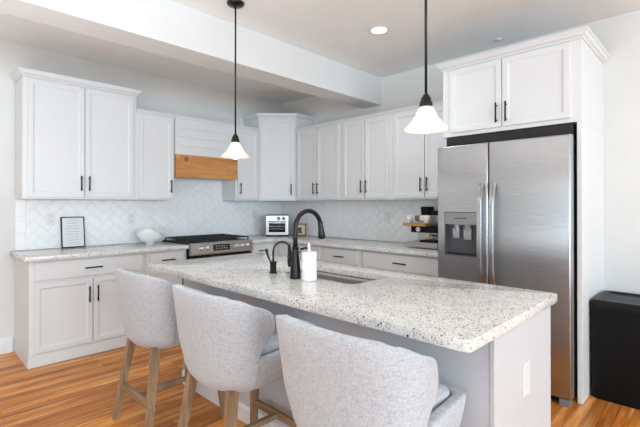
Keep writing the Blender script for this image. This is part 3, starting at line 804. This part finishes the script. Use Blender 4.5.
# ------------------------------------------------------------------ outlets
def outlet(loc, rz, label, kind='duplex', w_=.072, h=.116):
    t = thing('wall_outlet', label, 'outlet', loc, rz)
    MB().box(-w_ / 2, w_ / 2, -.006, 0, -h / 2, h / 2, .002).build('cover_plate', M['plate'], t)
    if kind == 'duplex':
        for dz in (-.026, .026):
            o = MB().box(-.017, .017, -.0085, -.0062, dz - .016, dz + .016, .0015).build('receptacle', M['plate'], t)
            b = MB()
            for dx in (-.006, .006): b.box(dx - .0012, dx + .0012, -.0088, -.0086, dz - .004, dz + .006)
            b.build('slots', M['dark'], o)
    else: MB().box(-.017, .017, -.010, -.0062, -.033, .033, .002).build('rocker', M['plate'], t)
outlet((-2.895, -.0092, 1.197), 0, 'white outlet on tile above the framed sign, left of it')
outlet((-2.145, -.0092, 1.178), 0, 'white outlet on tile left of the white bowl')
outlet((-.50, -.0092, 1.20), 0, 'white switch plate on tile just left of the toaster oven', 'sw')
outlet((-.0092, -1.874, 1.19), -PI / 2, 'white switch plate on tile left of the espresso machine', 'sw')
outlet((-2.095, -4.0302, .62), 0, 'white switch-style outlet on the end panel of the island', 'sw', w_=.078, h=.135)

# ------------------------------------------------------------------ counter items
t = thing('framed_sign', 'thin black framed sign with grey handwriting leaning on the backsplash', 'framed sign', (-2.716, -.062, .9145))
t.rotation_euler = (R(-8), 0, 0)
fw_, fh = .205, .302
b = MB()
b.box(-fw_ / 2, -fw_ / 2 + .009, -.008, .008, 0, fh).box(fw_ / 2 - .009, fw_ / 2, -.008, .008, 0, fh).box(-fw_ / 2 + .009, fw_ / 2 - .009, -.008, .008, 0, .009).box(-fw_ / 2 + .009, fw_ / 2 - .009, -.008, .008, fh - .009, fh)
b.build('frame', M['blackp'], t)
pp = MB().box(-fw_ / 2 + .009, fw_ / 2 - .009, -.003, .004, .009, fh - .009).build('paper', M['paper'], t)
b = MB(); z = fh - .035; rnd = random.Random(3)
for ln_ in range(9):
    wd = rnd.uniform(.045, .068) if ln_ not in (0, 8) else .05
    x = -wd; ph = 0
    while x < wd:
        seg = rnd.uniform(.010, .022); pts = []
        for k in range(7):
            xx = x + seg * k / 6; pts.append((xx, -.0042, z + .0045 * math.sin(k * 2.2 + ph)))
        b.tube(pts, .0013, 4); x += seg + .006; ph += 1.3
    z -= .0275
b.build('handwriting', M['ink'], pp)
# bowl with wavy rim
tb = bmesh.new(); n = 64; lv = []
def rim(a): return .018 * math.sin(2 * a + .6) + .012 * math.sin(3 * a + 1.9)
prof = [(.045, 0), (.048, .006), (.040, .012), (.085, .026), (.125, .062), (.148, .105), (.160, .145)]
inn = [(.147, .142), (.134, .105), (.115, .066), (.07, .038), (.0, .032)]
for r, z in prof + inn:
    if r == 0: lv.append([tb.verts.new((0, 0, z))]); continue
    k = max(0, (z - .03) / .085)
    lv.append([tb.verts.new((r * math.cos(2 * PI * i / n), r * .82 * math.sin(2 * PI * i / n), z + rim(2 * PI * i / n) * k)) for i in range(n)])
for a, c in zip(lv, lv[1:]):
    for i in range(n):
        q = list(dict.fromkeys([a[i], a[(i + 1) % n], c[(i + 1) % len(c)], c[i % len(c)]]))
        f = tb.faces.new(q); f.smooth = True
tb.faces.new(lv[0][::-1]); bmesh.ops.recalc_face_normals(tb, faces=tb.faces[:])
b = MB(); b.add(tb); o = b.build('bowl', M['ceramic'], None, (-2.04, -.25, .9143), .3); tag(o, 'white ceramic bowl with a wavy rim left of the range', 'bowl')

# toaster oven (local front -y)
t = thing('toaster_oven', 'silver toaster oven with two knobs standing in the counter corner', 'toaster oven', (-.372, -.352, .9145), -PI / 4 + R(4))
b = MB(); b.box(-.15, .15, -.115, .125, .012, .285, .022, 4); b.build('oven_body', mat('toaster_dark', (.10, .075, .065), .35), t, smooth=40)
b = MB(); b.box(-.148, .148, -.128, -.112, .02, .278, .012, 3); b.build('front_panel', mat('toaster_silver', (.66, .66, .67), .3, .7), t, smooth=40)
b = MB(); b.box(-.108, .108, -.132, -.127, .058, .172, .004); o = b.build('door_window', M['glassb'], t)
b = MB()
for z in (.10, .135):
    b.box(-.10, .10, -.1335, -.132, z, z + .003)
b.build('rack_wire', M['chrome'], o)
b = MB(); b.tube([(-.11, -.155, .182), (.11, -.155, .182)], .007, 10).tube([(-.095, -.155, .182), (-.095, -.127, .182)], .005, 8).tube([(.095, -.155, .182), (.095, -.127, .182)], .005, 8); b.build('door_handle', M['chrome'], t)
b = MB(); b.box(-.12, .12, -.1295, -.128, .196, .205); b.build('vent', M['dark'], t)
for x in (.02, .085):
    b = MB(); b.lathe([(.022, 0), (.022, .004), (.018, .006), (.016, .018), (0, .019)], 20, mtx=Matrix.Translation((x, -.128, .238)) @ Matrix.Rotation(PI / 2, 4, 'X')); b.build('knob', mat('knob_grey', (.25, .26, .28), .35, .5) if x == .02 else bpy.data.materials['knob_grey'], t)
for x in (-.12, .12):
    for y in (-.09, .10): MB().lathe([(.014, 0), (.014, .014)], 12, x, y).build('foot', M['blackp'], t)

# photo frame
t = thing('photo_frame', 'small square brown wooden picture frame behind the faucet, right of toaster oven', 'picture frame', (-.14, -.545, .9147))
t.rotation_euler = (R(-10), 0, R(-52)); t.rotation_mode = 'XYZ'
s_ = .165; b = MB()
b.box(-s_ / 2, -s_ / 2 + .016, -.009, .009, 0, s_, .002).box(s_ / 2 - .016, s_ / 2, -.009, .009, 0, s_, .002).box(-s_ / 2 + .016, s_ / 2 - .016, -.009, .009, 0, .016, .002).box(-s_ / 2 + .016, s_ / 2 - .016, -.009, .009, s_ - .016, s_, .002)
b.build('frame', M['frw'], t)
o = MB().box(-s_ / 2 + .016, s_ / 2 - .016, -.002, .004, .016, s_ - .016).build('mat_board', mat('cream_board', (.72, .64, .48), .8), t)
b = MB(); b.lathe([(0, -.0026), (.028, -.0026), (.028, -.003), (0, -.003)], 24, cap=False, mtx=Matrix.Translation((-.005, 0, .088)) @ Matrix.Rotation(-PI / 2, 4, 'X') @ Matrix.Translation((0, 0, 0)))
b.box(-.035, .03, -.0035, -.0022, .036, .062); b.build('picture', mat('dark_print', (.12, .11, .11), .8), o)

# espresso machine (local front -y, x right)
t = thing('espresso_machine', 'stainless espresso machine with black trim on counter beside refrigerator', 'coffee machine', (-.245, -2.575, .9145), -PI / 2)
b = MB(); b.box(-.175, .16, -.20, .02, .010, .062, .006, 2); b.build('drip_tray', mat('tray_steel', (.42, .41, .40), .35, .8), t)
MB().box(-.03, .14, -.19, -.03, .0625, .082, .003).build('drip_grid', M['blackp'], t)
b = MB(); b.box(-.16, .16, .0, .18, .0, .315, .008, 2); b.build('machine_body', mat('machine_steel', (.52, .50, .48), .3, .9), t, smooth=40)
MB().box(-.16, .16, -.068, -.001, .25, .315, .006, 2).build('machine_head', bpy.data.materials['machine_steel'], t)
MB().box(-.14, .14, -.165, -.001, .152, .212, .004).build('head_band', M['blackp'], t)
b = MB(); b.lathe([(.024, 0), (.024, .006), (0, .007)], 24, mtx=Matrix.Translation((-.06, -.165, .182)) @ Matrix.Rotation(PI / 2, 4, 'X')); b.build('pressure_gauge', M['plate'], t)
b = MB(); b.lathe([(.040, .125), (.040, .16), (.036, .168), (.036, .15)], 24, .075, -.09); b.build('group_head', M['chrome'], t)
b = MB(); b.lathe([(.034, .118), (.036, .124), (.036, .150)], 24, .075, -.09).tube([(.075, -.12, .138), (.07, -.175, .132), (.068, -.215, .128)], [.008, .011, .012], 12)
b.tube([(.06, -.09, .12), (.06, -.09, .095)], .006, 8).tube([(.09, -.09, .12), (.09, -.09, .095)], .006, 8); b.build('portafilter', M['chrome'], t)
b = MB(); b.lathe([(.05, .3155), (.055, .32), (.062, .325), (.066, .392), (.062, .40), (0, .40)], 28, -.09, .06); b.build('bean_hopper', M['blackp'], t)
b = MB(); b.box(-.02, .13, .0, .14, .3155, .362, .006); b.lathe([(.012, .362), (.012, .392), (0, .393)], 14, .11, .05); b.build('water_lid', M['blackp'], t)
b = MB(); b.lathe([(.034, 0), (.034, .008), (.026, .010), (.024, .002 + .008), (0, .012)], 24, mtx=Matrix.Translation((-.075, -.069, .285)) @ Matrix.Rotation(PI / 2, 4, 'X')); b.build('dial', M['chrome'], t)
# wooden cup tray standing on the head band, two cups
t = thing('wooden_tray', 'small wooden tray carrying white cups on the espresso machine', 'tray', (-.38, -2.46, .9145 + .2125), -PI / 2)
b = MB(); b.box(-.095, .15, -.066, .060, 0, .030, .004); b.build('tray_board', M['trayw'], t)
def cup(y, label, x=-.385):
    t = thing('cup', label, 'cup', (x, y, .9145 + .2128 + .0302), 0, 'white cups on the wooden tray')
    b = MB(); b.lathe([(.024, 0), (.026, .004), (.035, .035), (.039, .075), (.0365, .075), (.032, .035), (.022, .008), (0, .007)], 28, cap=False); b.build('cup_body', M['ceramic'], t)
    b = MB(); b.tube([(-.024, -.022, .05), (-.034, -.034, .046), (-.036, -.038, .03), (-.026, -.025, .018)], .004, 8); b.build('cup_handle', M['ceramic'], t)
cup(-2.405, 'white cup on the left end of the wooden tray'); cup(-2.590, 'white cup on the right end of the wooden tray')

# trash can
t = thing('trash_can', 'black rectangular plastic trash can with lid against right wall', 'trash can', (0, 0, 0))
tx0, tx1, ty0, ty1 = -.55, -.09, -4.43, -3.95
tb = bmesh.new(); lv = []
for z, ins in ((0, .012), (.01, .006), (.60, 0), (.625, 0)): lv.append([tb.verts.new((x, y, z)) for x, y in rr(tx0 + ins, tx1 - ins, ty0 + ins, ty1 - ins, .03, 5)])
for a, c in zip(lv, lv[1:]):
    for i in range(len(a)): f = tb.faces.new((a[i], a[(i + 1) % len(a)], c[(i + 1) % len(a)], c[i])); f.smooth = True
tb.faces.new(lv[0][::-1]); tb.faces.new(lv[-1]); bmesh.ops.recalc_face_normals(tb, faces=tb.faces[:])
b = MB(); b.add(tb); b.build('bin_body', M['blackp'], t, smooth=40)
tb = bmesh.new(); lv = []
for z, ins in ((.626, -.003), (.662, -.003), (.672, .002), (.678, .014), (.678, .045), (.668, .055), (.668, .12)): lv.append([tb.verts.new((x, y, z)) for x, y in rr(tx0 + ins, tx1 - ins, ty0 + ins, ty1 - ins, .035 if ins < .03 else .02, 5)])
for a, c in zip(lv, lv[1:]):
    for i in range(len(a)): f = tb.faces.new((a[i], a[(i + 1) % len(a)], c[(i + 1) % len(a)], c[i]))
tb.faces.new(lv[0][::-1]); tb.faces.new(lv[-1]); bmesh.ops.recalc_face_normals(tb, faces=tb.faces[:])
b = MB(); b.add(tb); b.build('lid', mat('lid_black', (.010, .0103, .011), .38, 0, Specular_IOR_Level=.15), t, smooth=50)
b = MB(); b.box(tx0 - .004, tx0 - .0005, -4.16, -4.045, .61, .613).box(tx0 - .004, tx0 - .0005, -4.16, -4.045, .577, .580).box(tx0 - .004, tx0 - .0005, -4.163, -4.16, .577, .613).box(tx0 - .004, tx0 - .0005, -4.045, -4.042, .577, .613)
b.build('grip_recess', M['blackp'], t)
